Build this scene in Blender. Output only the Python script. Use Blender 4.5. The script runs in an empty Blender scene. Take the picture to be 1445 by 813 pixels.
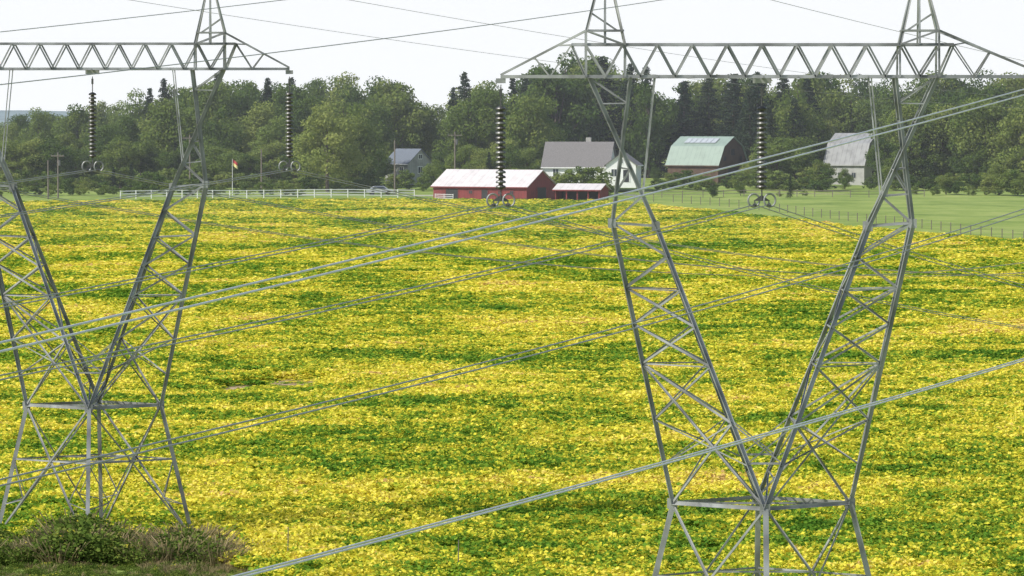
import bpy, math, random
import numpy as np
from mathutils import Vector, Matrix
random.seed(7); rng=np.random.default_rng(7)
S=bpy.context.scene
F=6500.0; CX=722.5; HY=165.0
def PX(x,Y): return (x-CX)/F*Y
def PZ(y,Y): return -(y-HY)/F*Y
GY=[-6000,-300,184,300,420,520,640,760,800,860,1000,1400,7000]
GZ=[-19,-18.9,-18.4,-17.5,-16.45,-15.6,-14.6,-13.7,-12.9,-11.6,-11,-10.5,-10.5]
def gz(X,Y):
    X=np.asarray(X,float);Y=np.asarray(Y,float)
    z=0
    for o in (-24,-8,8,24): z=z+np.interp(Y+o,GY,GZ)
    z=z/4
    return z+0.20*np.sin(X*0.05+1.3)*np.sin(Y*0.031)+0.07*np.sin(X*.17+Y*.09)
def g1(X,Y): return float(gz(X,Y))
# ---------------------------------------------------------------- materials
def newmat(name):
    m=bpy.data.materials.new(name); m.use_nodes=True
    nt=m.node_tree; nt.nodes.clear()
    out=nt.nodes.new('ShaderNodeOutputMaterial')
    return m,nt,out
def N(nt,t,**k):
    n=nt.nodes.new(t)
    for a,v in k.items(): setattr(n,a,v)
    return n
def ramp(nt,stops):
    r=nt.nodes.new('ShaderNodeValToRGB'); e=r.color_ramp.elements
    e[0].position=stops[0][0]; e[0].color=(*stops[0][1],1)
    e[1].position=stops[-1][0]; e[1].color=(*stops[-1][1],1)
    for p,c in stops[1:-1]:
        q=e.new(p); q.color=(*c,1)
    return r
def math_(nt,op,a,b=None):
    n=nt.nodes.new('ShaderNodeMath'); n.operation=op
    for i,v in enumerate((a,b)):
        if v is None: continue
        if isinstance(v,(int,float)): n.inputs[i].default_value=v
        else: nt.links.new(v,n.inputs[i])
    return n.outputs[0]
def simple(name,col,rough=.7,metal=0,var=.25,scale=3.0,bump=0):
    m,nt,out=newmat(name)
    b=N(nt,'ShaderNodeBsdfPrincipled'); b.inputs['Roughness'].default_value=rough; b.inputs['Metallic'].default_value=metal
    tc=N(nt,'ShaderNodeTexCoord'); no=N(nt,'ShaderNodeTexNoise'); no.inputs['Scale'].default_value=scale; no.inputs['Detail'].default_value=5
    nt.links.new(tc.outputs['Object'],no.inputs['Vector'])
    c0=tuple(max(0,c*(1-var)) for c in col); c1=tuple(min(1,c*(1+var)) for c in col)
    r=ramp(nt,[(.3,c0),(.7,c1)]); nt.links.new(no.outputs['Fac'],r.inputs['Fac'])
    nt.links.new(r.outputs['Color'],b.inputs['Base Color']); nt.links.new(b.outputs[0],out.inputs[0])
    return m
def ribbed(name,col,axis,freq,rough=.5,metal=0,dirt=.25):
    """sheet metal / board siding: stripes along object axis + weathering"""
    m,nt,out=newmat(name)
    b=N(nt,'ShaderNodeBsdfPrincipled'); b.inputs['Roughness'].default_value=rough; b.inputs['Metallic'].default_value=metal
    tc=N(nt,'ShaderNodeTexCoord'); sp=N(nt,'ShaderNodeSeparateXYZ'); nt.links.new(tc.outputs['Object'],sp.inputs[0])
    s=math_(nt,'MULTIPLY',sp.outputs[axis],freq); s=math_(nt,'FRACT',s); s=math_(nt,'LESS_THAN',s,.16)
    no=N(nt,'ShaderNodeTexNoise'); no.inputs['Scale'].default_value=.8; no.inputs['Detail'].default_value=6
    nt.links.new(tc.outputs['Object'],no.inputs['Vector'])
    v=math_(nt,'SUBTRACT',no.outputs['Fac'],math_(nt,'MULTIPLY',s,.18))
    r=ramp(nt,[(.2,tuple(c*(1-dirt*1.6) for c in col)),(.5,col),(.75,tuple(min(1,c*(1+dirt*.5)) for c in col))])
    nt.links.new(v,r.inputs['Fac']); nt.links.new(r.outputs['Color'],b.inputs['Base Color']); nt.links.new(b.outputs[0],out.inputs[0])
    return m
def leafmat(name,cols,trans=.35,objr=.55,attw=.45):
    m,nt,out=newmat(name)
    at=N(nt,'ShaderNodeAttribute',attribute_name='rnd'); oi=N(nt,'ShaderNodeObjectInfo')
    v=math_(nt,'ADD',math_(nt,'MULTIPLY',at.outputs['Fac'],attw),math_(nt,'MULTIPLY',oi.outputs['Random'],objr))
    r=ramp(nt,cols); nt.links.new(v,r.inputs['Fac'])
    d=N(nt,'ShaderNodeBsdfDiffuse'); t=N(nt,'ShaderNodeBsdfTranslucent'); mx=N(nt,'ShaderNodeMixShader'); mx.inputs[0].default_value=trans
    nt.links.new(r.outputs['Color'],d.inputs[0]); nt.links.new(r.outputs['Color'],t.inputs[0])
    nt.links.new(d.outputs[0],mx.inputs[1]); nt.links.new(t.outputs[0],mx.inputs[2]); nt.links.new(mx.outputs[0],out.inputs[0])
    return m
def patchval(nt):
    """large + small world-space variation of crop ripeness"""
    ge=N(nt,'ShaderNodeNewGeometry')
    mp=N(nt,'ShaderNodeMapping'); mp.inputs['Rotation'].default_value=(0,0,math.radians(22)); mp.inputs['Scale'].default_value=(.60,.40,0); mp.inputs['Location'].default_value=(61,25,0)
    nt.links.new(ge.outputs['Position'],mp.inputs['Vector'])
    a=N(nt,'ShaderNodeTexNoise'); a.inputs['Scale'].default_value=.085; a.inputs['Detail'].default_value=6; a.inputs['Roughness'].default_value=.68
    nt.links.new(mp.outputs[0],a.inputs['Vector'])
    b=N(nt,'ShaderNodeTexNoise'); b.inputs['Scale'].default_value=.8; b.inputs['Detail'].default_value=4; b.inputs['Roughness'].default_value=.7
    nt.links.new(mp.outputs[0],b.inputs['Vector'])
    c=N(nt,'ShaderNodeTexNoise'); c.inputs['Scale'].default_value=.36; c.inputs['Detail'].default_value=3
    mp2=N(nt,'ShaderNodeMapping'); mp2.inputs['Scale'].default_value=(.05,1,0); mp2.inputs['Rotation'].default_value=(0,0,math.radians(66))
    nt.links.new(ge.outputs['Position'],mp2.inputs['Vector']); nt.links.new(mp2.outputs[0],c.inputs['Vector'])
    s=math_(nt,'ADD',math_(nt,'MULTIPLY',a.outputs['Fac'],1.60),math_(nt,'MULTIPLY',b.outputs['Fac'],.55))
    s=math_(nt,'ADD',s,math_(nt,'MULTIPLY',c.outputs['Fac'],.80))
    return math_(nt,'SUBTRACT',s,.905)
SOY=[(.18,(.075,.18,.022)),(.38,(.14,.28,.032)),(.50,(.26,.38,.04)),(.60,(.60,.58,.05)),(.74,(.84,.73,.08)),(.90,(.90,.79,.17)),(1.0,(.62,.42,.16))]
def soymat():
    m,nt,out=newmat('soybean_leaf')
    at=N(nt,'ShaderNodeAttribute',attribute_name='rnd')
    v=math_(nt,'ADD',patchval(nt),math_(nt,'MULTIPLY',math_(nt,'SUBTRACT',at.outputs['Fac'],.46),.36))
    oi=N(nt,'ShaderNodeObjectInfo'); v=math_(nt,'ADD',v,math_(nt,'MULTIPLY',math_(nt,'SUBTRACT',oi.outputs['Random'],.5),.20))
    r=ramp(nt,SOY); nt.links.new(v,r.inputs['Fac'])
    d=N(nt,'ShaderNodeBsdfDiffuse'); t=N(nt,'ShaderNodeBsdfTranslucent'); mx=N(nt,'ShaderNodeMixShader'); mx.inputs[0].default_value=.35
    nt.links.new(r.outputs['Color'],d.inputs[0]); nt.links.new(r.outputs['Color'],t.inputs[0])
    nt.links.new(d.outputs[0],mx.inputs[1]); nt.links.new(t.outputs[0],mx.inputs[2]); nt.links.new(mx.outputs[0],out.inputs[0])
    return m
def groundmat():
    m,nt,out=newmat('ground_soil_and_grass')
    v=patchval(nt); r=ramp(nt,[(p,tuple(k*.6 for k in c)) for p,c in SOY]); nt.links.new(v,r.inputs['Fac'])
    ge=N(nt,'ShaderNodeNewGeometry'); n1=N(nt,'ShaderNodeTexNoise'); n1.inputs['Scale'].default_value=.09; n1.inputs['Detail'].default_value=9; n1.inputs['Roughness'].default_value=.75
    nt.links.new(ge.outputs['Position'],n1.inputs['Vector'])
    g=ramp(nt,[(.3,(.10,.16,.03)),(.45,(.19,.26,.055)),(.58,(.27,.33,.085)),(.72,(.36,.36,.14))]); nt.links.new(n1.outputs['Fac'],g.inputs['Fac'])
    n2=N(nt,'ShaderNodeTexNoise'); n2.inputs['Scale'].default_value=1.2; n2.inputs['Detail'].default_value=6; nt.links.new(ge.outputs['Position'],n2.inputs['Vector'])
    di=ramp(nt,[(.3,(.24,.15,.08)),(.7,(.50,.37,.25))]); nt.links.new(n2.outputs['Fac'],di.inputs['Fac'])
    fa=N(nt,'ShaderNodeAttribute',attribute_name='field'); da=N(nt,'ShaderNodeAttribute',attribute_name='dirt'); dr=N(nt,'ShaderNodeAttribute',attribute_name='drive')
    def mix(f,a,b):
        x=N(nt,'ShaderNodeMix',data_type='RGBA'); nt.links.new(f,x.inputs[0]); nt.links.new(a,x.inputs[6]); nt.links.new(b,x.inputs[7]); return x.outputs[2]
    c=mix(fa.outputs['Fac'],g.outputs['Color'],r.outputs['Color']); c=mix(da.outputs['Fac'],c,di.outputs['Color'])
    gr=ramp(nt,[(.3,(.34,.32,.28)),(.7,(.5,.47,.42))]); nt.links.new(n2.outputs['Fac'],gr.inputs['Fac']); c=mix(dr.outputs['Fac'],c,gr.outputs['Color'])
    b=N(nt,'ShaderNodeBsdfPrincipled'); b.inputs['Roughness'].default_value=.95; b.inputs['Specular IOR Level'].default_value=.1
    nt.links.new(c,b.inputs['Base Color']); nt.links.new(b.outputs[0],out.inputs[0]); return m
M={}
M['steel']=simple('galvanised_steel',(.27,.275,.27),.45,.3,.5,.9)
M['alu']=simple('aluminium_conductor',(.60,.61,.60),.45,.3,.1,5)
M['cond_dark']=simple('shaded_conductor',(.30,.31,.30),.5,.3,.1,5)  # darker aluminium: shade on the farther wires put into the colour
M['insd']=simple('insulator_glaze_dark',(.06,.055,.05),.4,0,.3,5)
M['insl']=simple('insulator_glaze_grey',(.11,.11,.105),.4,0,.15,5)
M['hw']=simple('dark_hardware',(.10,.10,.10),.5,.6,.2,5)
M['conc']=simple('concrete',(.35,.34,.32),.9,0,.2,4)
M['bark']=simple('bark',(.10,.08,.06),.95,0,.35,2)
M['woodpole']=simple('pole_wood',(.17,.145,.12),.9,0,.2,2)
M['red']=ribbed('red_barn_siding',(.19,.028,.028),0,1.6,.7)
M['redend']=ribbed('red_barn_end_siding',(.21,.028,.028),1,1.6,.7)
M['roofpale']=ribbed('pale_metal_roof',(.60,.56,.55),0,1.0,.55,0,.14)
M['white']=simple('white_paint',(.78,.78,.76),.6,0,.06,3)
M['shingle']=simple('grey_shingle',(.17,.16,.155),.9,0,.2,6)
M['shingleblue']=simple('slate_blue_shingle',(.13,.15,.18),.9,0,.2,6)
M['greenroof']=ribbed('green_metal_roof',(.24,.31,.26),0,1.0,.6,0,.12)
M['brown']=ribbed('brown_boards',(.12,.07,.045),1,2.5,.85)
M['greyroof']=ribbed('grey_metal_roof',(.25,.255,.255),0,1.0,.6)
M['greywall']=ribbed('grey_boards',(.36,.36,.34),1,2.0,.8)
M['dark']=simple('opening_shade',(.02,.02,.022),.6,0,.2,3)  # near-black colour painted in for the shade inside openings
M['glass']=simple('window_glass',(.04,.05,.06),.1,0,.2,3)
M['panel']=simple('solar_glass',(.45,.48,.50),.25,.1,.15,3)
M['rubber']=simple('tyre_rubber',(.03,.03,.03),.8,0,.1,3)
M['carpaint']=simple('car_paint_silver',(.5,.52,.55),.3,.4,.04,3)
M['flagr']=simple('flag_red_cloth',(.4,.05,.06),.8,0,.1,3)
M['flagy']=simple('flag_yellow_cloth',(.65,.58,.25),.8,0,.1,3)
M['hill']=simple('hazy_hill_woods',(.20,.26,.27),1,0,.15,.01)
M['soy']=soymat(); M['ground']=groundmat()
M['leaf']=leafmat('broadleaf_foliage',[(.0,(.045,.08,.02)),(.35,(.09,.145,.032)),(.65,(.17,.225,.05)),(1,(.30,.32,.09))],.4)
M['leafl']=leafmat('light_broadleaf_foliage',[(.0,(.10,.16,.04)),(.5,(.20,.26,.06)),(1,(.32,.34,.10))],.4)
M['needle']=leafmat('needle_foliage',[(.0,(.014,.028,.015)),(.5,(.030,.052,.026)),(1,(.058,.08,.038))],.12)
M['brush']=leafmat('brush_foliage',[(.0,(.05,.08,.02)),(.45,(.11,.17,.03)),(.8,(.22,.26,.06)),(1,(.7,.58,.06))],.3,.35,.65)
M['dry']=leafmat('dry_grass_blades',[(.0,(.16,.14,.07)),(.5,(.30,.24,.12)),(1,(.48,.38,.22))],.35)
# ---------------------------------------------------------------- mesh helpers
def quads_mesh(name,V,rnd,mats,mi=None,extra=None):
    """V: (n,4,3) quads, rnd per face. extra=(verts,faces,matindex)"""
    n=len(V); verts=V.reshape(-1,3); nv=len(verts)
    ev=np.zeros((0,3)); ef=[]
    if extra: ev=np.array(extra[0],float).reshape(-1,3); ef=extra[1]
    me=bpy.data.meshes.new(name)
    tot=nv+len(ev); me.vertices.add(tot); me.vertices.foreach_set('co',np.vstack([verts,ev]).astype(np.float32).ravel())
    nl=4*n+4*len(ef); me.loops.add(nl)
    li=np.arange(4*n)
    if ef: li=np.concatenate([li,np.array(ef).ravel()+nv])
    me.loops.foreach_set('vertex_index',li.astype(np.int32))
    np_=n+len(ef); me.polygons.add(np_); me.polygons.foreach_set('loop_start',(np.arange(np_)*4).astype(np.int32))
    for m in mats: me.materials.append(m)
    idx=np.zeros(np_,np.int32); 
    if mi is not None: idx[:n]=mi
    if ef: idx[n:]=extra[2]
    me.polygons.foreach_set('material_index',idx)
    me.update(calc_edges=True)
    a=me.attributes.new('rnd','FLOAT','FACE'); r=np.zeros(np_,np.float32); r[:n]=rnd; a.data.foreach_set('value',r)
    me.validate(); return me
def leaves(C,size,nrmbias,rng,up=.4,asp=.75):
    """quad leaves at C with normals biased"""
    n=len(C); nr=rng.normal(size=(n,3))+nrmbias; nr[:,2]+=up
    nr/=np.linalg.norm(nr,axis=1,keepdims=True)+1e-9
    t=np.cross(nr,rng.normal(size=(n,3))); t/=np.linalg.norm(t,axis=1,keepdims=True)+1e-9
    b=np.cross(nr,t); s=(size*rng.uniform(.6,1.35,n))[:,None]
    t=t*s*.5; b=b*s*.5*asp
    return np.stack([C-t,C-b+nr*s*.08,C+t,C+b+nr*s*.08],1)
def tube(p,q,r0,r1,k=6):
    p=Vector(p);q=Vector(q);d=(q-p).normalized(); a=d.orthogonal().normalized(); b=d.cross(a)
    v=[];
    for c,r in ((p,r0),(q,r1)):
        for i in range(k):
            t=2*math.pi*i/k; v.append(tuple(c+a*math.cos(t)*r+b*math.sin(t)*r))
    f=[(i,(i+1)%k,k+(i+1)%k,k+i) for i in range(k)]
    return v,f
class MB:
    def __init__(s): s.v=[];s.f=[];s.m=[]
    def add(s,v,f,m=0):
        o=len(s.v); s.v+= [tuple(x) for x in v]; s.f+=[tuple(i+o for i in q) for q in f]; s.m+=[m]*len(f)
    def tube(s,p,q,r0,r1=None,k=8,m=0,cap=True):
        v,f=tube(p,q,r0,r0 if r1 is None else r1,k)
        if cap: f=f+[tuple(range(k))[::-1],tuple(range(k,2*k))]
        s.add(v,f,m)
    def box(s,c,d,m=0,M_=None):
        v=[Vector((c[0]+x*d[0]/2,c[1]+y*d[1]/2,c[2]+z*d[2]/2)) for x in(-1,1) for y in(-1,1) for z in(-1,1)]
        if M_: v=[M_@x for x in v]
        s.add(v,[(0,1,3,2),(4,6,7,5),(0,4,5,1),(2,3,7,6),(0,2,6,4),(1,5,7,3)],m)
    def angle(s,p,q,w,up=None,m=0):
        """steel L angle section from p to q"""
        p=Vector(p);q=Vector(q);d=(q-p)
        if d.length<1e-4: return
        d.normalize(); u=Vector(up) if up else Vector((0,0,1))
        if abs(d.dot(u))>.97: u=Vector((0,1,0))
        a=d.cross(u).normalized(); b=a.cross(d).normalized(); t=w*.14
        prof=[(0,0),(w,0),(w,t),(t,t),(t,w),(0,w)]
        v=[]
        for c in(p,q):
            for x,y in prof: v.append(c+a*(x-w*.35)+b*(y-w*.35))
        f=[(i,(i+1)%6,6+(i+1)%6,6+i) for i in range(6)]+[(5,4,3,2,1,0),(6,7,8,9,10,11)]
        s.add(v,f,m)
    def mesh(s,name,mats):
        me=bpy.data.meshes.new(name); me.from_pydata(s.v,[],s.f); 
        for m in mats: me.materials.append(m)
        me.polygons.foreach_set('material_index',np.array(s.m,np.int32)); me.update(); return me
def obj(name,me,loc=(0,0,0),rot=(0,0,0),scl=(1,1,1),parent=None,coll=None):
    o=bpy.data.objects.new(name,me); o.location=loc;o.rotation_euler=rot;o.scale=scl
    (coll or S.collection).objects.link(o)
    if parent: o.parent=parent
    return o
def empty(name,loc,rz=0,scl=(1,1,1)):
    o=bpy.data.objects.new(name,None); o.location=loc; o.rotation_euler=(0,0,rz); o.scale=scl; S.collection.objects.link(o); return o
# ---------------------------------------------------------------- field layout
def field_edge(X): # far limit of crop (Y) as function of X
    return np.interp(X,[-300,-95,-40,0,16,32,45,60,90,200],[700,722,745,752,745,668,610,552,470,300])
def near_edge(X):
    return 176+np.interp(X,[-34,-12,-8],[19,13,0])
def dirtmask(X,Y):
    d=np.hypot((X+18.0)/1.3,(Y-297)/4.2)+.30*np.sin(X*3.7)*np.cos(Y*.5)
    e=np.hypot((X+14.4)/2.2,(Y-302)/4.6)+.34*np.cos(X*4.1)*np.sin(Y*.7)
    return np.clip((1.12-np.minimum(d,e))*2.2,0,1)
# ground
xs=np.unique(np.concatenate([np.linspace(-6000,-260,18),np.arange(-260,-130,10),np.arange(-130,-24,1.3),np.arange(-24,-8,.5),np.arange(-8,131,1.3),np.arange(140,270,10),np.linspace(270,6000,18)]))
ys=np.unique(np.concatenate([np.linspace(-3000,0,10),np.arange(0,160,16),np.arange(160,900,2.0),np.arange(900,1200,20),np.linspace(1200,7000,24)]))
GX,GYY=np.meshgrid(xs,ys); Z=gz(GX,GYY)
nx,ny=len(xs),len(ys)
ii=np.arange(nx*ny).reshape(ny,nx)
fc=np.stack([ii[:-1,:-1],ii[:-1,1:],ii[1:,1:],ii[1:,:-1]],-1).reshape(-1,4)
me=bpy.data.meshes.new('ground'); me.vertices.add(nx*ny)
me.vertices.foreach_set('co',np.stack([GX,GYY,Z],-1).astype(np.float32).ravel())
me.loops.add(len(fc)*4); me.loops.foreach_set('vertex_index',fc.astype(np.int32).ravel()); me.polygons.add(len(fc)); me.polygons.foreach_set('loop_start',(np.arange(len(fc))*4).astype(np.int32))
me.update(calc_edges=True); me.materials.append(M['ground'])
fx=GX.ravel();fy=GYY.ravel()
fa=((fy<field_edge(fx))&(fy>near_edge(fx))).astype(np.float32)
da=dirtmask(fx,fy)
dv=np.clip(1.6-np.abs(fy-(783+.12*(fx+20)))/1.8,0,1)*((fx>-40)&(fx<-8))
for nme,arr in(('field',fa),('dirt',da),('drive',dv)):
    a=me.attributes.new(nme,'FLOAT','POINT'); a.data.foreach_set('value',arr.astype(np.float32))
for p in me.polygons: p.use_smooth=True
obj('ground',me)
# far blue hills beyond the plateau
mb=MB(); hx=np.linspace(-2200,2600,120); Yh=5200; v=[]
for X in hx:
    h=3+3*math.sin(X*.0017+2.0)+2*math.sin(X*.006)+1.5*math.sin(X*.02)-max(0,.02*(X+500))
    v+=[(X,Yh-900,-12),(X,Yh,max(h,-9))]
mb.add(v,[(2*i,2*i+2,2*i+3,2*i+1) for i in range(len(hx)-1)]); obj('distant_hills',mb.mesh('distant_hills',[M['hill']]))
# ---------------------------------------------------------------- instancing
def instancer(name,pts,rot,scl,idx,coll):
    me=bpy.data.meshes.new(name); me.vertices.add(len(pts)); me.vertices.foreach_set('co',pts.astype(np.float32).ravel())
    a=me.attributes.new('rot','FLOAT_VECTOR','POINT'); a.data.foreach_set('vector',rot.astype(np.float32).ravel())
    a=me.attributes.new('scl','FLOAT_VECTOR','POINT'); a.data.foreach_set('vector',scl.astype(np.float32).ravel())
    a=me.attributes.new('idx','INT','POINT'); a.data.foreach_set('value',idx.astype(np.int32))
    me.update(); o=obj(name,me)
    ng=bpy.data.node_groups.new(name+'_scatter','GeometryNodeTree')
    ng.interface.new_socket('Geometry',in_out='INPUT',socket_type='NodeSocketGeometry'); ng.interface.new_socket('Geometry',in_out='OUTPUT',socket_type='NodeSocketGeometry')
    gi=ng.nodes.new('NodeGroupInput'); go=ng.nodes.new('NodeGroupOutput'); ip=ng.nodes.new('GeometryNodeInstanceOnPoints'); ci=ng.nodes.new('GeometryNodeCollectionInfo')
    ci.inputs['Collection'].default_value=coll; ci.inputs['Separate Children'].default_value=True; ci.inputs['Reset Children'].default_value=True
    ip.inputs['Pick Instance'].default_value=True
    def na(n,t):
        x=ng.nodes.new('GeometryNodeInputNamedAttribute'); x.data_type=t; x.inputs['Name'].default_value=n; return x.outputs['Attribute']
    L=ng.links.new
    L(gi.outputs[0],ip.inputs['Points']); L(ci.outputs[0],ip.inputs['Instance']); L(na('idx','INT'),ip.inputs['Instance Index'])
    er=ng.nodes.new('FunctionNodeEulerToRotation'); L(na('rot','FLOAT_VECTOR'),er.inputs[0]); L(er.outputs[0],ip.inputs['Rotation']); L(na('scl','FLOAT_VECTOR'),ip.inputs['Scale'])
    L(ip.outputs[0],go.inputs[0])
    md=o.modifiers.new('scatter','NODES'); md.node_group=ng; return o
# soybean clumps
cs=bpy.data.collections.new('soybean_plants')
for k in range(5):
    r_=np.random.default_rng(100+k); n=80
    a=r_.uniform(0,2*np.pi,n); r=.5*np.sqrt(r_.uniform(0,1,n)); 
    z=(.72-.9*r**2)*(1-.35*r_.uniform(0,1,n)**2)
    z[:n//5]*=r_.uniform(.3,.9,n//5)
    C=np.stack([r*np.cos(a),r*np.sin(a),z],1)
    V=leaves(C,.165,np.array([0,0,0.]),r_,up=1.4,asp=.8)
    obj('soy_%d'%k,quads_mesh('soy_%d'%k,V,r_.uniform(0,1,n),[M['soy']]),coll=cs)
P=[];SC=[]
Y=175.0
while Y<755:
    sp=np.interp(Y,[180,300,450,755],[.55,.70,1.05,1.6])
    hw=.125*Y+7; X=np.arange(-hw,hw,sp)+rng.uniform(-.5,.5)*sp
    X=X+rng.uniform(-.38,.38,len(X))*sp; YY=Y+rng.uniform(-.4,.4,len(X))*sp
    dm=dirtmask(X,YY)
    ok=(YY<field_edge(X)-1)&(dm<rng.uniform(.1,1.12,len(X)))
    ok&=YY>near_edge(X)+rng.uniform(0,1.0,len(X))
    h=rng.uniform(.45,1.05,len(X)); h=np.where(dm>.05,h*.4,h)
    h=np.where((np.abs(X+15.8)<3.6)&(YY>288)&(YY<299),h*.5,h)
    X=X[ok];YY=YY[ok];h=h[ok]
    P.append(np.stack([X,YY,gz(X,YY)-.03],1))
    w=sp/.5*rng.uniform(.85,1.25,len(X))
    SC.append(np.stack([w,w,h],1)); Y+=sp
P=np.vstack(P);SC=np.vstack(SC);n=len(P)
R=np.zeros((n,3));R[:,2]=rng.uniform(0,6.28,n);R[:,0]=rng.normal(0,.08,n)
instancer('soybean_field',P,R,SC,rng.integers(0,5,n),cs)
print('soy instances',n)
# ---------------------------------------------------------------- lattice tower
B_=2.3
def build_tower(base,xtr=8.5):
    mb=MB(); LEG,MAIN,BR,TH=.15,.105,.064,.043
    A=mb.angle
    def lerp(p,q,t): return Vector(p).lerp(Vector(q),t)
    D=.6; H=1.04; xp=5.1
    for sy in(-1,1):
        y=sy*D
        A((-5.75,y,0),(5.75,y,0),MAIN); A((-6.2,y*.8,H),(6.2,y*.8,H),MAIN*.9)
        n=18; dx=2*xp/n
        for i in range(n):
            x0=-xp+i*dx;x1=x0+dx
            z0,z1=(0,H) if i%2==0 else (H,0)
            A((x0,y,z0),(x1,y,z1),BR)
        for sx in(-1,1):
            xt=xtr if sx>0 else 8.5
            sl=lambda x: Vector((sx*x,y*.8*(xt-x)/(xt-5.72),.06+1.44*(xt-x)/(xt-5.72)))
            bo=lambda x: Vector((sx*x,y*(xt-x)/(xt-5.75),0))
            A((sx*5.75,y,0),(sx*xt,0,0),MAIN)          # tapered tip, bottom
            A((sx*5.72,y*.8,1.5),(sx*xt,0,.06),BR*1.1)    # sloped tip, top
            A((sx*6.2,y*.8,H),(sx*5.75,y,0),BR); A((sx*6.2,y*.8,H),sl(6.65),TH)
            A((sx*6.2,y*.8,H),bo(6.9),TH); A(bo(6.9),sl(7.4),TH)
            A((sx*5.1,y,0),(sx*5.75,y,H),BR)
            # earth-wire peak
            ap=(sx*xp,0,3.9)
            A((sx*5.72,y,0),(sx*5.72,y*.8,1.5),BR*1.1); A((sx*4.45,y,0),(sx*4.45,y*.8,H),BR)
            A((sx*5.72,y*.8,1.5),ap,BR*1.1); A((sx*4.45,y*.8,H),ap,BR*1.1); A((sx*xp,y*.8,H),ap,BR)
            A((sx*5.72,y*.8,1.5),(sx*4.5,y*.7,1.5),BR); A((sx*5.6,y*.6,2.1),(sx*4.7,y*.5,1.5),TH)
            A((sx*4.45,y,H),(sx*5.72,y,1.5),TH)
    # plan bracing
    n=18;dx=2*xp/n
    for i in range(n):
        x0=-xp+i*dx;x1=x0+dx; s=1 if i%2 else -1
        A((x0,-D*s,0),(x1,D*s,0),TH,(0,1,0)); A((x0,-D*s*.8,H),(x1,D*s*.8,H),TH,(0,1,0))
    for sx in(-1,1):
        for x in(4.45,5.72,xp):
            A((sx*x,-D,0),(sx*x,D,0),BR,(1,0,0)); A((sx*x,-D*.8,H),(sx*x,D*.8,H),TH,(1,0,0))
        A((sx*6.2,-.48,H),(sx*6.2,.48,H),TH,(1,0,0)); A((sx*6.9,-.35,0),(sx*6.9,.35,0),TH,(1,0,0))
        # forearms (cross over, then hit the elbow)
        zk=-4.75
        for sy in(-1,1):
            y=sy*D; yk=sy*.5
            a0=(sx*5.65,y,0);a1=(sx*3.45,yk,zk-.1); b0=(sx*4.3,y,0); b1=(sx*4.88,yk,zk)
            A(a0,a1,LEG*.85,(1,0,0)); A(b0,b1,LEG*.75,(1,0,0))
            A(lerp(a0,a1,.18),lerp(b0,b1,.18),TH); A(lerp(a0,a1,.0),lerp(b0,b1,.18),TH)
            for t in(.62,.8,1): A(lerp(a0,a1,t),lerp(b0,b1,t),BR if t==1 else TH)
            A(lerp(a0,a1,.62),lerp(b0,b1,.8),TH); A(lerp(a0,a1,.8),lerp(b0,b1,1),TH)
            A((sx*3.5,y,0),lerp(a0,a1,.8)+Vector((0,0,.0)),TH)   # slim hanger
            # lower arm
            L=(sx*2.9,0,-13.9); Fp=(0,sy*B_,-13.9)
            A(b1,L,LEG,(1,0,0)); A(a1,Fp,LEG,(1,0,0))
            ts=[0,.11,.23,.36,.50,.70,1.0]
            for i in range(6):
                o0,o1=lerp(b1,L,ts[i]),lerp(b1,L,ts[i+1]); i0,i1=lerp(a1,Fp,ts[i]),lerp(a1,Fp,ts[i+1])
                if i%2==0: A(o0,i1,BR)
                else: A(i0,o1,BR)
                if i in(2,3): A(o0,i1,BR) if i%2 else A(i0,o1,BR)
                if i==4: A(i0,o1,BR*.9)
                if i in(1,3): A(o1,i1,TH)
            A(lerp(b1,L,.5),Fp,BR)
            A(lerp(a1,Fp,.70),lerp(b1,L,.86),TH); 
            # mid strut into last panel
            A(lerp(a1,Fp,.85),lerp(b1,L,.70),TH)
        # transverse lacing outer and inner faces
        for lev in range(7):
            t=[0,.11,.23,.36,.50,.70,.9][lev]; t2=[.11,.23,.36,.5,.7,.9,1][lev]
            of=lambda s_,u: lerp((sx*4.88,s_*.5,zk),(sx*2.9,0,-13.9),u)
            inn=lambda s_,u: lerp((sx*3.45,s_*.5,zk-.1),(0,s_*B_,-13.9),u)
            s=1 if lev%2 else -1
            if lev<5: A(of(-s,t),of(s,t2),TH,(1,0,0)); 
            A(inn(-s,t),inn(s,t2),BR*.9,(1,0,0))
            if lev: A(inn(-1,t),inn(1,t),TH,(1,0,0))
            if lev in(1,3): A(of(-1,t),of(1,t),TH,(1,0,0))
        for t in(.0,.3,.62,1):
            p0=lerp((sx*5.65,-D,0),(sx*3.45,-.5,zk-.1),t); p1=Vector((p0.x,-p0.y,p0.z)); A(p0,p1,TH,(1,0,0))
            q0=lerp((sx*4.3,-D,0),(sx*4.88,-.5,zk),t); A(q0,Vector((q0.x,-q0.y,q0.z)),TH,(1,0,0))
        A((sx*5.65,-D,0),lerp((sx*5.65,D,0),(sx*3.45,.5,zk),.3),TH,(1,0,0)); A((sx*4.3,-D,0),lerp((sx*4.3,D,0),(sx*4.88,.5,zk),.3),TH,(1,0,0))
        A(lerp((sx*5.65,D,0),(sx*3.45,.5,zk),.3),lerp((sx*5.65,-D,0),(sx*3.45,-.5,zk),.62),TH,(1,0,0))
        A(lerp((sx*5.65,D,0),(sx*3.45,.5,zk),1),lerp((sx*5.65,-D,0),(sx*3.45,-.5,zk),.62),TH,(1,0,0))
    # web between the two inner arms low in the V
    for sy in(-1,1):
        i=lambda sx,u: lerp((sx*3.45,sy*.5,zk-.1),(0,sy*B_,-13.9),u)
        A(i(-1,.84),i(1,.84),BR); A(i(-1,.70),i(1,.84),TH); A(i(1,.70),i(-1,.84),TH)
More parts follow.
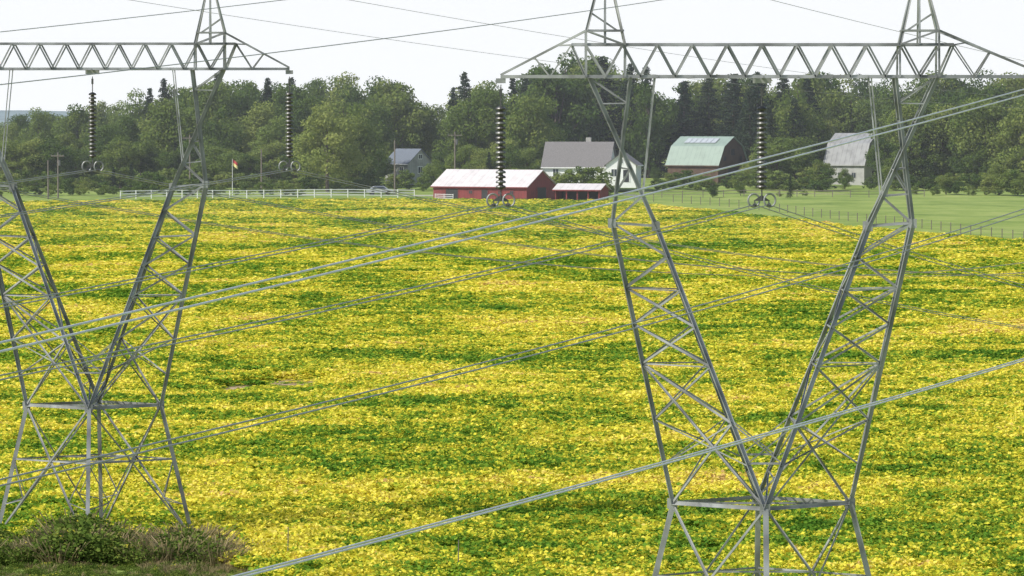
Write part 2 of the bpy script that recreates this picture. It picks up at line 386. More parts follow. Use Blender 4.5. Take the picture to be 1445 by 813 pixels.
    # waist ring
    W=[Vector((-2.9,0,-13.9)),Vector((0,-B_,-13.9)),Vector((2.9,0,-13.9)),Vector((0,B_,-13.9))]
    zb=-base; k=1+.085*(base-13.9)
    Bs=[Vector((w.x*k,w.y*k,zb)) for w in W]
    for a in range(4):
        b=(a+1)%4
        A(W[a],W[b],MAIN*1.15); A(W[a],Bs[a],LEG*1.15,(0,0,1))
        s=1/(1+k)
        cr=W[a].lerp(Bs[b],s)
        A(W[a],Bs[b],BR*1.1); A(W[b],Bs[a],BR*1.1)
        la=W[a].lerp(Bs[a],s);lb=W[b].lerp(Bs[b],s)
        A(la,cr,BR);A(cr,lb,BR)
        # redundant members
        A(W[a].lerp(Bs[a],.75),cr.lerp(Bs[a],.5),TH);A(W[b].lerp(Bs[b],.75),cr.lerp(Bs[b],.5),TH)
        A(la,cr.lerp(Bs[a],.5),TH);A(lb,cr.lerp(Bs[b],.5),TH)
    M_=[W[a].lerp(Bs[(a+1)%4],1/(1+k)) for a in range(4)]
    for a in range(4): A(M_[a],M_[(a+1)%4],BR)
    A(W[0],W[2],BR);A(W[1],W[3],BR)
    # gusset plates
    for w in W: mb.box(w,(.34,.03,.34)); 
    for sx in(-1,1):
        for sy in(-1,1):
            for p in((sx*4.88,sy*.53,zk),(sx*3.45,sy*.53,zk-.1)): mb.box(p,(.24,.025,.30))
    for p in Bs: mb.tube((p.x,p.y,zb-.9),(p.x,p.y,zb+.25),.33,.3,12,1)
    # pull-down plates for phases
    for x in(-8.5,0,xtr):
        mb.box((x,0,-.12),(.32 if x else .6,.06,.16))
    A((0,-D,0),(0,D,0),BR,(1,0,0))
    return mb.mesh('lattice_tower_steel',[M['steel'],M['conc']])
def lathe(mb,c,prof,m,k=14):
    v=[];f=[]
    for r,z in prof:
        for i in range(k): t=2*math.pi*i/k; v.append((c[0]+r*math.cos(t),c[1]+r*math.sin(t),c[2]+z))
    for j in range(len(prof)-1):
        for i in range(k): f.append((j*k+i,j*k+(i+1)%k,(j+1)*k+(i+1)%k,(j+1)*k+i))
    mb.add(v,f,m)
def build_ins(length=3.85,lead=.0):
    mb=MB(); nd=17; z0=-.75
    mb.tube((0,0,-.1),(0,0,z0),.022,k=6,m=2); mb.box((0,0,-.3),(.09,.05,.22),2)
    pitch=(length-1.15)/nd
    for i in range(nd):
        z=z0-i*pitch; m=1 if i%2 else 0
        lathe(mb,(0,0,z),[(.07,0),(.09,-.02),(.15,-.045),(.17,-.085),(.155,-.115),(.08,-.12),(.07,-pitch)],m)
    zb=z0-nd*pitch
    mb.tube((0,0,zb),(0,0,-length+.05),.025,k=6,m=2)
    # yoke
    zc=-length
    v=[(0,-.012,zc+.22),(-.28,-.012,zc+.02),(.28,-.012,zc+.02),(0,.012,zc+.22),(-.28,.012,zc+.02),(.28,.012,zc+.02)]
    mb.add(v,[(0,1,2),(3,5,4),(0,3,4,1),(1,4,5,2),(2,5,3,0)],2)
    for sx in(-1,1):
        mb.tube((sx*.23,0,zc+.04),(sx*.23,0,zc-.1),.02,k=6,m=2)
        mb.tube((sx*.23-.04,-.2,zc-.1),(sx*.23+.04,.2,zc-.1),.045,.045,8,2)
        # corona ring hoops each side of the yoke
        n=18
        for i in range(n):
            a0=2*math.pi*i/n;a1=2*math.pi*(i+1)/n
            f=lambda a:(sx*.26+.19*math.cos(a),.06*math.cos(a),zc+.04+.21*math.sin(a))
            mb.tube(f(a0),f(a1),.032,k=6,m=3,cap=False)
    return mb.mesh('insulator_string',[M['insd'],M['insl'],M['hw'],M['steel']])
insm=build_ins()
TW=[]
def place_tower(x,Ychord,ych,base,scl,xtr=8.5):
    X=PX(x,Ychord); zc=PZ(ych,Ychord)
    e=empty('lattice_transmission_tower',(X,Ychord,zc),0,scl)
    obj('steelwork',build_tower(base,xtr),parent=e)
    at=[]
    for i,xx in enumerate((-8.5,0,xtr)):
        obj('insulator_string_%d'%(i+1),insm,(xx,0,-.2),parent=e)
        at.append((X+xx*scl[0],Ychord,zc-(4.05+.1)*scl[2]))
    pk=[(X+s*5.1*scl[0],Ychord,zc+3.9*scl[2]) for s in(-1,1)]
    return at,pk
z1=PZ(109,150); b1=z1-g1(8.1,150)
R_at,R_pk=place_tower(1075,150,109,b1,(1,1,1),9.2)
z2=PZ(98,199); b2=(z2-g1(-18.1,199))/1.045
L_at,L_pk=place_tower(131,199,98,b2,(1,1,1.045))
# ---------------------------------------------------------------- conductors
K=.36
def wire(name,pts,offs,r,mat):
    cu=bpy.data.curves.new(name,'CURVE'); cu.dimensions='3D'; cu.bevel_depth=r; cu.bevel_resolution=2
    for o in offs:
        sp=cu.splines.new('POLY'); sp.points.add(len(pts)-1)
        for i,p in enumerate(pts): sp.points[i].co=(p[0]+o,p[1],p[2],1)
    # spacers
    cu.materials.append(mat); return obj(name,cu)
def span(at,m0,c0,s0,m1,c1,s1):
    pts=[]
    for s in np.arange(s0,0,-4.0): pts.append((at[0]-K*s,at[1]-s,at[2]-m0*s+c0*s*s))
    for s in np.arange(0,s1,4.0): pts.append((at[0]+K*s,at[1]+s,at[2]-m1*s+c1*s*s))
    return pts
for i,a in enumerate(R_at): wire('power_line',span(a,.062,.00022,280,.125,.0003,416),(-.23,.23),.017,M['cond_dark'])
for i,a in enumerate(L_at): wire('power_line',span(a,.060,.00022,272,.105,.00027,388),(-.23,.23),.019,M['cond_dark'])
for a in R_pk: wire('shield_wire',span(a,.085,.0002,260,.055,.0001,400),(0,),.010,M['cond_dark'])
for a in L_pk: wire('shield_wire',span(a,.075,.0002,260,.048,.0001,400),(0,),.011,M['cond_dark'])
def line3(p,q,ya,yb,c,offs,name='power_line'):
    p=Vector(p);q=Vector(q); pts=[]
    for Yv in np.arange(ya,yb,3.0):
        t=(Yv-p.y)/(q.y-p.y); z=p.z+(q.z-p.z)*t+c*(Yv-p.y)*(Yv-q.y); pts.append((p.x+(q.x-p.x)*t,Yv,z))
    wire(name,pts,offs,.016,M['alu'])
line3((PX(0,53),53,PZ(490,53)),(PX(1445,100),100,PZ(130,100)),-60,150,.00015,(-.22,.22))
line3((PX(352,60),60,PZ(811,60)),(PX(1445,96),96,PZ(508,96)),-60,150,.0002,(-.07,.07))
# ---------------------------------------------------------------- trees
def broadleaf(name,seed,H=18,W=13,n=6500,mat='leaf',low=.16,trunk=True,leaf=.48):
    r_=np.random.default_rng(seed)
    ncl=int(34+r_.integers(0,14)); cc=[];cr=[]
    zc=H*(low+(1-low)*.5); rz=H*(1-low)*.5
    for i in range(ncl):
        d=r_.normal(size=3); d/=np.linalg.norm(d); rad=r_.uniform(.35,.92)
        px=d[0]*W*.5*rad; py=d[1]*W*.5*rad; pz=zc+d[2]*rz*rad
        tt=(pz-H*low)/(H*(1-low)); shrink=1-.5*max(0,tt-.5)/.5
        cc.append((px*shrink,py*shrink,pz)); cr.append(r_.uniform(.075,.16)*H)
    cc=np.array(cc);cr=np.array(cr); w=cr**2; w/=w.sum()
    ci=r_.choice(ncl,n,p=w); d=r_.normal(size=(n,3)); d/=np.linalg.norm(d,axis=1,keepdims=True)
    rr=r_.uniform(.35,1.12,n)**.6
    C=cc[ci]+d*(cr[ci]*rr)[:,None]*np.array([1,1,.72]); 
    C[:,2]=np.maximum(C[:,2],H*low*.5)
    V=leaves(C,leaf,d*1.3,r_,up=.45)
    crnd=r_.uniform(0,1,ncl); rnd=np.clip(.62*crnd[ci]+.38*r_.uniform(0,1,n),0,1)
    ev=[];ef=[]
    def addt(p,q,a,b):
        v,f=tube(p,q,a,b,6); o=len(ev); ev.extend(v); ef.extend([tuple(x+o for x in g) for g in f])
    if trunk:
        addt((0,0,-.5),(.1,.05,H*.3),H*.022,H*.016); addt((.1,.05,H*.3),(0,.1,H*.75),H*.016,H*.005)
        for j in r_.choice(ncl,10,replace=False):
            zz=H*r_.uniform(.2,.5); addt((.05,.05,zz),tuple(cc[j]),H*.008,H*.002)
    return quads_mesh(name,V,rnd,[M[mat],M['bark']],extra=(ev,ef,1) if ev else None)
def conifer(name,seed,H=18,W=7,n=6500,ragged=.25,low=.05):
    r_=np.random.default_rng(seed); nb=int(150); Cs=[];ds=[];rn=[]
    for b in range(nb):
        t=(b+r_.uniform())/nb; t=t**.85; z=H*(low+(1-low)*t); L=W*.5*(1-t)**.85*r_.uniform(1-ragged,1+ragged*.6)+.15
        a=r_.uniform(0,6.283); m=max(6,int(n/nb*(.4+1.5*(1-t)))); s=r_.uniform(.1,1,m)
        px=np.cos(a)*L*s;py=np.sin(a)*L*s; pz=z-.28*L*s+.16*L*s*s*1.2
        sp=.10*L*(1.1-s)+.16
        C=np.stack([px,py,pz],1)+r_.normal(size=(m,3))*sp[:,None]*np.array([1,1,.55]); Cs.append(C)
        ds.append(np.tile([np.cos(a)*.4,np.sin(a)*.4,.2],(m,1))); rn.append(np.clip(r_.uniform(0,1)*.5+r_.uniform(0,1,m)*.5,0,1))
    C=np.vstack(Cs);d=np.vstack(ds);rn=np.concatenate(rn)
    V=leaves(C,.38,d,r_,up=.3,asp=.5)
    v,f=tube((0,0,-.5),(0,0,H*.95),H*.016,H*.002,6)
    return quads_mesh(name,V,rn,[M['needle'],M['bark']],extra=(v,f,1))
BL=[broadleaf('broadleaf_%d'%i,20+i,18,w,8500,'leaf',lo) for i,(w,lo) in enumerate([(14,.05),(12,.04),(16,.06),(10.5,.03),(13,.08),(15,.03)])]
BLL=[broadleaf('lightleaf_%d'%i,50+i,15,w,8500,'leafl',lo,leaf=.42) for i,(w,lo) in enumerate([(14,.03),(12,.04)])]
CF=[conifer('conifer_%d'%i,70+i,18,w) for i,w in enumerate([8,9.5,7])]
SH=[broadleaf('shrub_%d'%i,90+i,4,w,1800,m,.0,False,.28) for i,(w,m) in enumerate([(5,'leaf'),(4,'leafl'),(6,'leaf')])]
HH={}
for m in BL+BLL+CF+SH:
    co=np.zeros(len(m.vertices)*3,np.float32); m.vertices.foreach_get('co',co); HH[m.name]=float(np.percentile(co[2::3],99.7))
def tree(nm,me,x,top,Y,wf=1.0):
    X=PX(x,Y); g=g1(X,Y); H=PZ(top,Y)-g; s=H/HH[me.name]
    return obj(nm,me,(X,Y,g),(0,0,random.uniform(0,6.28)),(s*wf,s*wf,s))
prof=([-260,0,40,110,150,230,300,350,400,450,520,585,606,630,655,700,740,780,830,880,925,938,955,1000,1100,1200,1300,1400,1500,1700],
      [170,168,158,152,138,120,110,116,120,113,106,118,165,158,118,112,108,84,76,88,108,150,124,110,106,110,106,104,104,120])
x=-230
while x<1680:
    top=np.interp(x,*prof)+abs(random.gauss(0,9))-3
    skip=(600<x<634) or (928<x<948)
    if not skip:
        if random.random()<.12: tree('spruce_tree',random.choice(CF),x,top-5,random.uniform(880,930),1.0)
        else: tree('broadleaf_tree',random.choice(BL+BLL),x,top,random.uniform(880,950),random.uniform(.72,.98))
    x+=random.uniform(18,32)
# distant woodland closing every gap behind (one object)
pts=[];sc=[];ix=[]
cw=bpy.data.collections.new('woodland_trees')
for i in range(3): obj('wood_%d'%i,BL[i*2],coll=cw)
for row in range(3):
    x=-420
    while x<1860:
        Yv=960+row*45+random.uniform(-14,14); top=min(171,np.interp(x,*prof)+random.uniform(28,48)); X=PX(x,Yv); g=g1(X,Yv)
        s=(PZ(top,Yv)-g)/18.0; pts.append((X,Yv,g)); sc.append((s*1.35,s*1.35,s)); ix.append(random.randrange(3)); x+=random.uniform(26,38)
pts=np.array(pts);R=np.zeros((len(pts),3));R[:,2]=rng.uniform(0,6.28,len(pts))
instancer('distant_woodland',pts,R,np.array(sc),np.array(ix),cw)
# second, lower layer
x=-220
while x<1680:
    top=np.interp(x,*prof)+random.uniform(18,50)
    blocked=(535<x<650) or (760<x<1065) or (1140<x<1262)
    if not blocked:
        tree('broadleaf_tree',random.choice(BL+BL+BLL+BLL),x,top,random.uniform(830,868),random.uniform(.85,1.15))
    x+=random.uniform(22,34)
# third layer: small trees closing the base of the wood
x=-200
while x<1660:
    blocked=(528<x<650) or (758<x<1062) or (1142<x<1258)
    if not blocked:
        tree('broadleaf_tree',random.choice(BL+BLL),x,random.uniform(186,218),random.uniform(812,830),random.uniform(1.2,1.6))
    x+=random.uniform(24,38)
# specific trees
for x_,t,Yd,k,w in [(462,148,792,'l0',1.05),(505,150,815,'b1',1),(622,212,838,'b0',1.0),(655,104,868,'c1',1.1),(640,125,874,'c0',1.0),(690,126,850,'b2',.8),(655,205,815,'l1',1.1),(742,150,838,'b3',.9),
    (805,78,872,'b1',.8),(850,82,880,'c0',1.5),(890,92,875,'c1',1.2),(785,100,865,'b3',1),(915,118,868,'b3',.8),
    (965,116,876,'c0',1.4),(1000,108,880,'c1',1.4),(1035,106,872,'c2',1.7),(1068,104,858,'c1',1.4),(1105,108,862,'c0',1.5),(1140,112,870,'c2',1.4),(1120,140,838,'c1',1.3),(1085,150,832,'c0',1.5),(1058,130,845,'c1',1.3),
    (1155,150,870,'b0',.8),(1200,130,885,'b4',.9),(1235,140,880,'b0',.9),(1282,150,828,'b5',1),(1330,150,830,'l1',1.1),(1390,140,822,'b2',1),(1440,150,815,'l0',1),
    (1410,231,775,'l1',1.4),(1335,244,778,'b3',1.3),(1115,246,762,'c0',.9),(1045,258,776,'b1',1.3),(1006,262,770,'b3',1.3),(378,112,872,'c1',1),(160,236,786,'c2',1.2),(185,232,790,'c1',1.2),(295,118,860,'b2',.95),(340,116,866,'b0',.9),(420,122,862,'b4',.9),(560,116,872,'b5',.9),
    (1262,215,800,'b1',1.1),(925,235,840,'b0',1),(720,205,812,'b0',1),(690,215,810,'c0',1),(595,150,876,'b1',.8),(1160,226,800,'b3',1.1),(1248,196,818,'b3',1.0),(534,214,812,'b1',1.2),(612,226,806,'l0',1.2),(1192,238,806,'l1',1.1)]:
    me={'l':BLL,'b':BL,'c':CF}[k[0]][int(k[1])]
    tree('spruce_tree' if k[0]=='c' else 'broadleaf_tree',me,x_,t,Yd,w)
# shrubs / hedge
x=-160
while x<1640:
    if (x<540) or (940<x<1000) or (1040<x<1165) or x>1235 or (690<x<770):
        tree('shrub',random.choice(SH),x,random.uniform(236,254),random.uniform(796,814),random.uniform(1.2,1.8))
    x+=random.uniform(11,20)
x=-120
while x<430:
    tree('shrub',random.choice(SH),x,random.uniform(250,270),random.uniform(768,780),random.uniform(1.0,1.6)); x+=random.uniform(13,30)
for x_,t,Yd in [(803,240,783),(820,235,785),(838,236,786),(790,244,782),(850,246,784),(235,255,768),(215,242,770),(960,249,812),(985,253,806),(1030,249,806),(1135,268,772),(1100,270,770),(1290,262,780),(1370,262,772),(1395,250,774),(1430,240,772),(1320,262,774),(1350,256,776),(1445,248,770),(475,256,800),(500,258,800),(600,246,800),(552,246,806),(570,240,806),(1228,250,806),(930,252,800)]:
    tree('shrub',random.choice(SH),x_,t,Yd,1.2)
# ---------------------------------------------------------------- buildings
def mk(name,mb,mats,parent): return obj(name,mb.mesh(name,mats),parent=parent)
def building(name,X,Y,rz,L,W,wh,rh,mats,style='gable',doors=(),wins=(),over=.35,open_front=False,z=None):
    """local: ridge along x, front = -y. mats: side,end,roof,trim"""
    g=g1(X,Y) if z is None else z
    e=empty(name,(X,Y,g-.05),rz)
    a,b=L/2,W/2
    if style=='gable': pr=[(-b,wh),(0,wh+rh),(b,wh)]
    else: pr=[(-b,wh),(-b*.66,wh+rh*.62),(0,wh+rh),(b*.66,wh+rh*.62),(b,wh)]
    mb=MB()
    for s in(-1,1):
        poly=[(s*a,-b,-1)]+[(s*a,y,zz) for y,zz in pr]+[(s*a,b,-1)]
        mb.add(poly,[tuple(range(len(poly)))],1)
    if not open_front: mb.add([(-a,-b,-1),(a,-b,-1),(a,-b,wh),(-a,-b,wh)],[(0,1,2,3)],0)
    mb.add([(-a,b,-1),(a,b,-1),(a,b,wh),(-a,b,wh)],[(0,1,2,3)],0)
    mk('walls',mb,mats[:2],e)
    if open_front:
        mb=MB(); n=4
        for i in range(n+1): mb.box((-a+.1+i*(L-.2)/n,-b+.1,wh/2-.2),(.2,.2,wh+.4),0)
        mb.box((0,-b+.1,wh-.18),(L-.3,.16,.3),0); mk('posts',mb,[mats[3]],e)
        mb=MB(); mb.box((0,b*.2,wh/2-.1),(L-.5,.1,wh-.2)); mk('inner_shade',mb,[M['dark']],e)  # dark sheet standing in for the shade inside the open shed
    mb=MB(); t=.12; ro=a+over
    ps=[]
    for i in range(len(pr)-1):
        (y0,z0_),(y1,z1_)=pr[i],pr[i+1]
        if i==0: d=over/abs(y1-y0); y0,z0_=y0-(y1-y0)*d,z0_-(z1_-z0_)*d
        if i==len(pr)-2: d=over/abs(y1-y0); y1,z1_=y1+(y1-y0)*d,z1_+(z1_-z0_)*d
        v=[(x,y,zz+h) for h in(.02,t) for x,y,zz in((-ro,y0,z0_),(ro,y0,z0_),(ro,y1,z1_),(-ro,y1,z1_))]
        mb.add(v,[(3,2,1,0),(4,5,6,7),(0,1,5,4),(1,2,6,5),(2,3,7,6),(3,0,4,7)])
    mk('roof',mb,[mats[2]],e)
    mb=MB()   # eave and rake trim
    for s in(-1,1):
        mb.box((0,s*(b+over+.03),wh-over*abs((pr[1][1]-pr[0][1])/(pr[1][0]-pr[0][0]))+.02),(2*ro,.05,.18))
    mk('eave_trim',mb,[mats[3]],e)
    if doors:
        mb=MB()
        for face,u,w,h,mm in doors:
            if face=='f': mb.box((u,-b-.03,h/2),(w,.06,h),0); mb.box((u,-b-.05,h+.09),(w+.3,.06,.14),1); mb.box((u-w/2-.08,-b-.05,h/2),(.13,.06,h),1); mb.box((u+w/2+.08,-b-.05,h/2),(.13,.06,h),1)
            else: mb.box((a+.03,u,h/2),(.06,w,h),0); mb.box((a+.05,u,h+.09),(.06,w+.3,.14),1); mb.box((a+.05,u-w/2-.08,h/2),(.06,.13,h),1); mb.box((a+.05,u+w/2+.08,h/2),(.06,.13,h),1)
        mk('doors',mb,[doors[0][4],mats[3]],e)
    if wins:
        mb=MB()
        for face,u,zz,w,h in wins:
            if face=='f': mb.box((u,-b-.02,zz),(w+.24,.05,h+.24),1); mb.box((u,-b-.05,zz),(w,.04,h),0); mb.box((u,-b-.075,zz),(.06,.02,h),1)
            else: mb.box((a+.02,u,zz),(.05,w+.24,h+.24),1); mb.box((a+.05,u,zz),(.04,w,h),0); mb.box((a+.075,u,zz),(.02,.06,h),1)
        mk('windows',mb,[M['glass'],mats[3]],e)
    return e
rd=math.radians
bz=lambda y,Y: PZ(y,Y)
building('red_barn',PX(698,766),766,rd(-33),18.5,9,2.5,2.6,[M['red'],M['redend'],M['roofpale'],M['red']],
   doors=[('f',-5.5,2.4,2.0,M['dark']),('f',1,1.2,1.9,M['dark']),('e',0,2.6,2.3,M['dark'])],wins=[('f',-1.8,1.5,.6,.5),('f',4,1.5,.6,.5),('f',6.3,1.5,.6,.5)],z=bz(283,766))
building('red_run_in_shed',PX(821,756),756,rd(-22),7.8,4.2,2.0,.85,[M['red'],M['redend'],M['roofpale'],M['red']],open_front=True,z=bz(284,756))
h=building('white_farmhouse',PX(818,806),806,rd(-10),11.5,9,2.9,4.1,[M['white'],M['white'],M['shingle'],M['white']],
   wins=[('f',-3.5,1.7,.9,1.3),('f',-1,1.7,.9,1.3),('f',2,1.7,.9,1.3)],z=bz(257,806))
mb=MB(); mb.box((1.5,.6,7.1),(.9,.7,1.5)); mk('chimney',mb,[M['conc']],h)
# front-facing gable wing: ridge runs towards viewer
building('farmhouse_wing',PX(880,800),800,rd(-90-8),8,5.2,3.0,1.9,[M['white'],M['white'],M['shingle'],M['white']],
   doors=[('e',.9,1.0,2.1,M['dark'])],wins=[('e',-1.2,1.6,.9,1.2),('e',0,3.6,.6,.7)],z=bz(256,800))
gb=building('green_roof_barn',PX(998,838),838,rd(-36),11,9.5,3.9,4.6,[M['brown'],M['brown'],M['greenroof'],M['brown']],style='gambrel',
   doors=[('e',0,3,3,M['dark'])],wins=[('e',0,5.8,1.0,1.1),('e',-2.6,4.6,.7,.8),('e',2.6,4.6,.7,.8)],z=bz(259,838))
mb=MB()
sl=math.atan2(4.6*.38,4.75*.66)
for i in range(6):
    Mx=Matrix.Translation((-3.0+i*1.15,-1.55,3.9+4.6*.62+1.02))@Matrix.Rotation(sl,4,'X'); mb.box((0,0,.12),(1.05,1.7,.05),0,Mx)
mk('solar_panels',mb,[M['panel']],gb)
building('grey_gambrel_barn',PX(1208,838),838,rd(-38),8.5,7.5,4.6,4.9,[M['greywall'],M['greywall'],M['greyroof'],M['greywall']],style='gambrel',
   doors=[('e',0,2.6,2.8,M['dark'])],wins=[('e',0,6.2,.9,1.1),('f',-1,2,.8,.9),('f',2,2,.8,.9)],z=bz(262,838))
building('blue_roof_house',PX(577,826),826,rd(-50),6.5,5.6,2.9,2.4,[M['greywall'],M['greywall'],M['shingleblue'],M['white']],
   wins=[('f',-1.5,1.6,.9,1.1),('f',1.5,1.6,.9,1.1),('e',0,1.6,.9,1.1),('e',0,4,.7,.7)],z=bz(252,826))
# ---------------------------------------------------------------- poles, flag, fences
def pole(x,base,top,Y,arm=True):
    X=PX(x,Y); g=g1(X,Y); H=PZ(top,Y)-g; mb=MB()
    mb.tube((0,0,-.5),(0,0,H),.16,.11,8,0)
    if arm:
        mb.box((0,-.16,H-.6),(2.4,.1,.13),0)
        for xx in(-1.1,-.5,.5,1.1): mb.tube((xx,-.16,H-.54),(xx,-.16,H-.3),.05,.03,6,1)
        mb.tube((.32,-.1,H-2.2),(.32,-.1,H-1.3),.22,.22,10,1)
    obj('utility_pole',mb.mesh('utility_pole',[M['woodpole'],M['insl']]),(X,Y,g),(0,0,random.uniform(-.4,.4)))
pole(642,250,186,792); pole(557,262,198,790,False); pole(82,285,215,762); pole(68,288,226,760,False); pole(369,270,210,780,False); pole(268,262,190,790)
X=PX(328,768); g=g1(X,768); mb=MB(); Hf=PZ(224,768)-g
mb.tube((0,0,-.3),(0,0,Hf),.06,.03,8,0); 
n=6
for st,(za,zb,mi) in enumerate([(Hf-.1,Hf-.6,1),(Hf-.6,Hf-1.1,2)]):
    v=[];
    for i in range(n): xx=.05+i*.17; yy=.12*math.sin(i*1.3); v+= [(xx,yy,za-.12*i),(xx,yy,zb-.14*i)]
    mb.add(v,[(2*i,2*i+2,2*i+3,2*i+1) for i in range(n-1)],mi)
obj('flagpole',mb.mesh('flagpole',[M['white'],M['flagr'],M['flagy']]),(X,768,g))
def fence(name,pts,sp,h,rails,mat,pw=.14,rw=.13):
    mb=MB(); prev=None
    for (xa,ya),(xb,yb) in zip(pts[:-1],pts[1:]):
        n=max(1,int(math.hypot(xb-xa,yb-ya)/sp))
        for i in range(n):
            t=i/n; X=xa+(xb-xa)*t; Y=ya+(yb-ya)*t; g=g1(X,Y); mb.box((X,Y,g+h/2-.1),(pw,pw,h+.2))
            if prev:
                for r in rails:
                    a=Vector((prev[0],prev[1],prev[2]+r));b=Vector((X,Y,g+r)); d=(b-a); q=d.to_track_quat('X','Z').to_matrix().to_4x4()
                    mb.box((0,0,0),(d.length-pw-.01,.04,rw),0,Matrix.Translation((a+b)/2)@q)
            prev=(X,Y,g)
    obj(name,mb.mesh(name,[mat]))
fence('white_rail_fence',[(PX(170,754),754),(PX(300,760),760),(PX(420,766),766),(PX(608,772),772)],2.6,1.4,(.4,.85,1.3),M['white'],.14,.13)
fence('wire_fence',[(PX(868,758),758),(PX(950,745),745),(PX(1100,690),690),(PX(1250,630),630),(PX(1445,560),560),(PX(1600,500),500)],5.0,1.25,(.5,.9,1.15),M['woodpole'],.11,.012)
fence('wood_rail_fence',[(PX(905,772),772),(PX(1050,772),772),(PX(1200,764),764),(PX(1330,770),770)],3.0,1.2,(.55,1.05),M['woodpole'],.12,.08)
fence('white_corral_gate',[(PX(614,752),752),(PX(652,750),750)],1.5,1.3,(.3,.6,.9,1.2),M['white'],.1,.08)
# parked cars
def car(x,Y,rz,paint):
    X=PX(x,Y); e=empty('parked_car',(X,Y,g1(X,Y)+.02),rz); mb=MB()
    pr=[(-2.2,.35),(-2.25,.8),(-1.7,.95),(-1.1,1.42),(.6,1.45),(1.25,.98),(2.1,.85),(2.25,.5),(2.2,.35)]
    n=len(pr); v=[(x_,-.85 if z_<1.2 else -.68,z_) for x_,z_ in pr]+[(x_,.85 if z_<1.2 else .68,z_) for x_,z_ in pr]
    f=[tuple(range(n)),tuple(range(2*n-1,n-1,-1))]+[(i,i+n,(i+1)%n+n,(i+1)%n) for i in range(n)]
    mb.add(v,f); mk('body',mb,[paint],e)
    mb=MB()
    for s in(-1,1): mb.add([(-1.45,s*.87,1.0),(1.0,s*.87,1.0),(.5,s*.73,1.38),(-1.0,s*.73,1.38)],[(0,1,2,3)])
    mk('windows',mb,[M['glass']],e); mb=MB()
    for xx in(-1.35,1.4):
        for s in(-1,1): mb.tube((xx,s*.68,.33),(xx,s*.9,.33),.33,.33,14)
    mk('wheels',mb,[M['rubber']],e)
car(536,786,.2,M['carpaint'])
# ---------------------------------------------------------------- brush at the left tower
cb=bpy.data.collections.new('brush_plants')
for k in range(3):
    r_=np.random.default_rng(300+k); n=260; a=r_.uniform(0,6.28,n); r=.45*np.sqrt(r_.uniform(0,1,n)); z=r_.uniform(.02,1,n)*(1.0-.9*r)
    C=np.stack([r*np.cos(a),r*np.sin(a),z],1); obj('brush_%d'%k,quads_mesh('brush_%d'%k,leaves(C,.10,np.zeros(3),r_,up=.5),np.clip(r_.uniform(0,.8,n)+(z>.7)*.35*(k==1),0,1),[M['brush']]),coll=cb)
for k in range(3):
    r_=np.random.default_rng(330+k); n=80; V=[]
    for i in range(n):
        a=r_.uniform(0,6.28); r=.4*math.sqrt(r_.uniform()); b=np.array([r*math.cos(a),r*math.sin(a),0]); h_=r_.uniform(.3,.85); ln=np.array([math.cos(a),math.sin(a),0])*h_*r_.uniform(.1,.7)
        t=np.array([-math.sin(a*3),math.cos(a*3),0])*.014; tip=b+ln+np.array([0,0,h_]); mid=b+ln*.4+np.array([0,0,h_*.6])
        V.append([b-t,b+t,mid+t*.8,mid-t*.8]); V.append([mid-t*.8,mid+t*.8,tip+t*.9,tip-t*.9])
    V=np.array(V); obj('drygrass_%d'%k,quads_mesh('drygrass_%d'%k,V,r_.uniform(0,1,len(V)),[M['dry']]),coll=cb)
pts=[];ix=[];sc=[]
for i in range(3400):
    Yv=random.uniform(180,198); X=random.uniform(-27,PX(350,Yv)); xp_=X/Yv*F+CX
    far=194.8+1.2*math.sin(X*.9)+.8*math.sin(X*2.3+1)-max(0,(xp_-200)/150)*4
    if Yv>far: continue
    low=Yv<187
    if random.random()>1.15-max(0,(xp_-240)/110)*.8: continue
    pts.append((X,Yv,g1(X,Yv)-.03)); dry=random.random()<(.42 if 200<xp_<360 else .10)
    ix.append((3 if dry else 0)+random.randrange(3)); h_=random.uniform(.35,1.15)*(.35 if low else 1.0+.35*math.exp(-((xp_-150)/70)**2))*(1.0+.25*math.sin(X*1.3))
    sc.append((h_*1.5,h_*1.5,h_*(1.1 if dry else 1.0)))
pts=np.array(pts); R=np.zeros((len(pts),3));R[:,2]=rng.uniform(0,6.28,len(pts))
instancer('weed_brush',pts,R,np.array(sc),np.array(ix),cb)
# survey stakes in the field
for x_,Yv in[(405,188.5),(646,184)]:
    X=PX(x_,Yv); mb=MB(); mb.tube((0,0,-.2),(0,0,1.55),.02,.02,6); obj('marker_stake',mb.mesh('marker_stake',[M['woodpole']]),(X,Yv,g1(X,Yv)),(.03,.02,0))
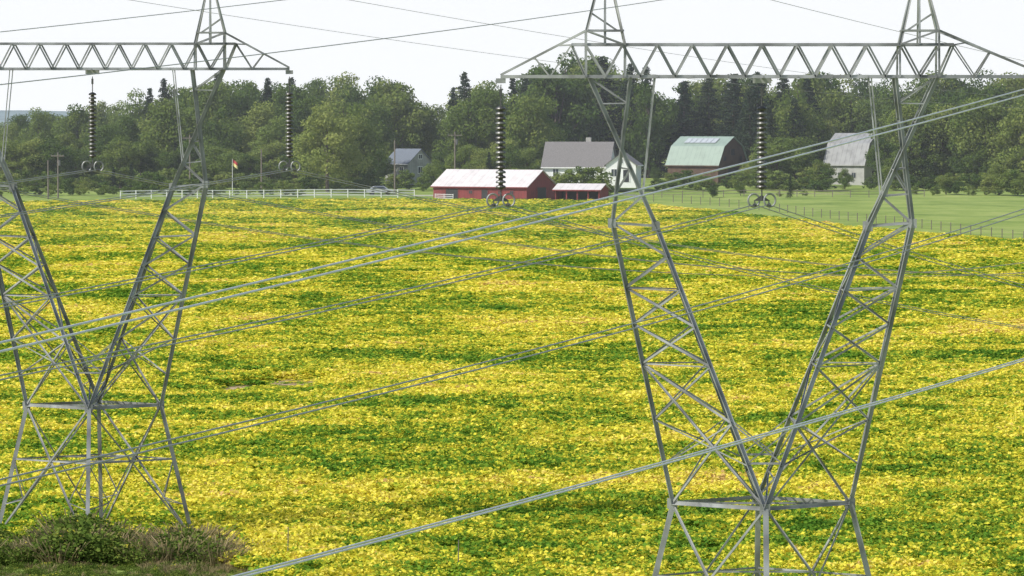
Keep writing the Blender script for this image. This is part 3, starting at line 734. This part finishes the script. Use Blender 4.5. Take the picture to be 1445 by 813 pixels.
# ---------------------------------------------------------------- thin real haze over the far ground
hm,nt,out=newmat('summer_haze'); vs=N(nt,'ShaderNodeVolumeScatter'); vs.inputs['Color'].default_value=(.97,.98,1,1); vs.inputs['Density'].default_value=.0003; vs.inputs['Anisotropy'].default_value=.2
nt.links.new(vs.outputs[0],out.inputs['Volume'])
mb=MB(); mb.box((0,880,20),(1400,760,90)); obj('haze',mb.mesh('haze',[hm]))
# ---------------------------------------------------------------- light, sky, camera
sv=Vector((-.66,-.36,.72)).normalized()
sun=bpy.data.lights.new('sun','SUN'); sun.energy=5.0; sun.angle=rd(.5); sun.color=(1,.96,.88)
so=bpy.data.objects.new('sun',sun); so.rotation_euler=sv.to_track_quat('Z','Y').to_euler(); S.collection.objects.link(so)
w=bpy.data.worlds.new('World'); S.world=w; w.use_nodes=True; nt=w.node_tree; bg=nt.nodes['Background']
sk=nt.nodes.new('ShaderNodeTexSky'); sk.sky_type='NISHITA'; sk.sun_disc=False
sk.sun_elevation=math.asin(sv.z); sk.sun_rotation=math.atan2(sv.x,sv.y); sk.dust_density=1.0; sk.air_density=1.0; sk.ozone_density=1.0
# bright milky summer haze low in the sky, thinning with elevation
tc=nt.nodes.new('ShaderNodeTexCoord'); sp=nt.nodes.new('ShaderNodeSeparateXYZ'); nt.links.new(tc.outputs['Generated'],sp.inputs[0])
mr=nt.nodes.new('ShaderNodeMapRange'); mr.interpolation_type='SMOOTHSTEP'; mr.inputs['From Min'].default_value=.0; mr.inputs['From Max'].default_value=.38; mr.inputs['To Min'].default_value=1; mr.inputs['To Max'].default_value=0
nt.links.new(sp.outputs['Z'],mr.inputs['Value'])
mx=nt.nodes.new('ShaderNodeMix'); mx.data_type='RGBA'; mx.inputs[7].default_value=(7.2,7.35,7.5,1)
nt.links.new(mr.outputs[0],mx.inputs[0]); nt.links.new(sk.outputs[0],mx.inputs[6]); nt.links.new(mx.outputs[2],bg.inputs[0]); bg.inputs[1].default_value=.15
cam=bpy.data.cameras.new('camera'); cam.sensor_width=36; cam.lens=F/1445*36; cam.clip_start=1; cam.clip_end=20000
co=bpy.data.objects.new('camera',cam); co.location=(0,0,0); co.rotation_euler=(math.pi/2-math.atan((406.5-HY)/F),0,0); S.collection.objects.link(co); S.camera=co
S.view_settings.view_transform='Standard'; S.view_settings.look='None'; S.view_settings.exposure=0
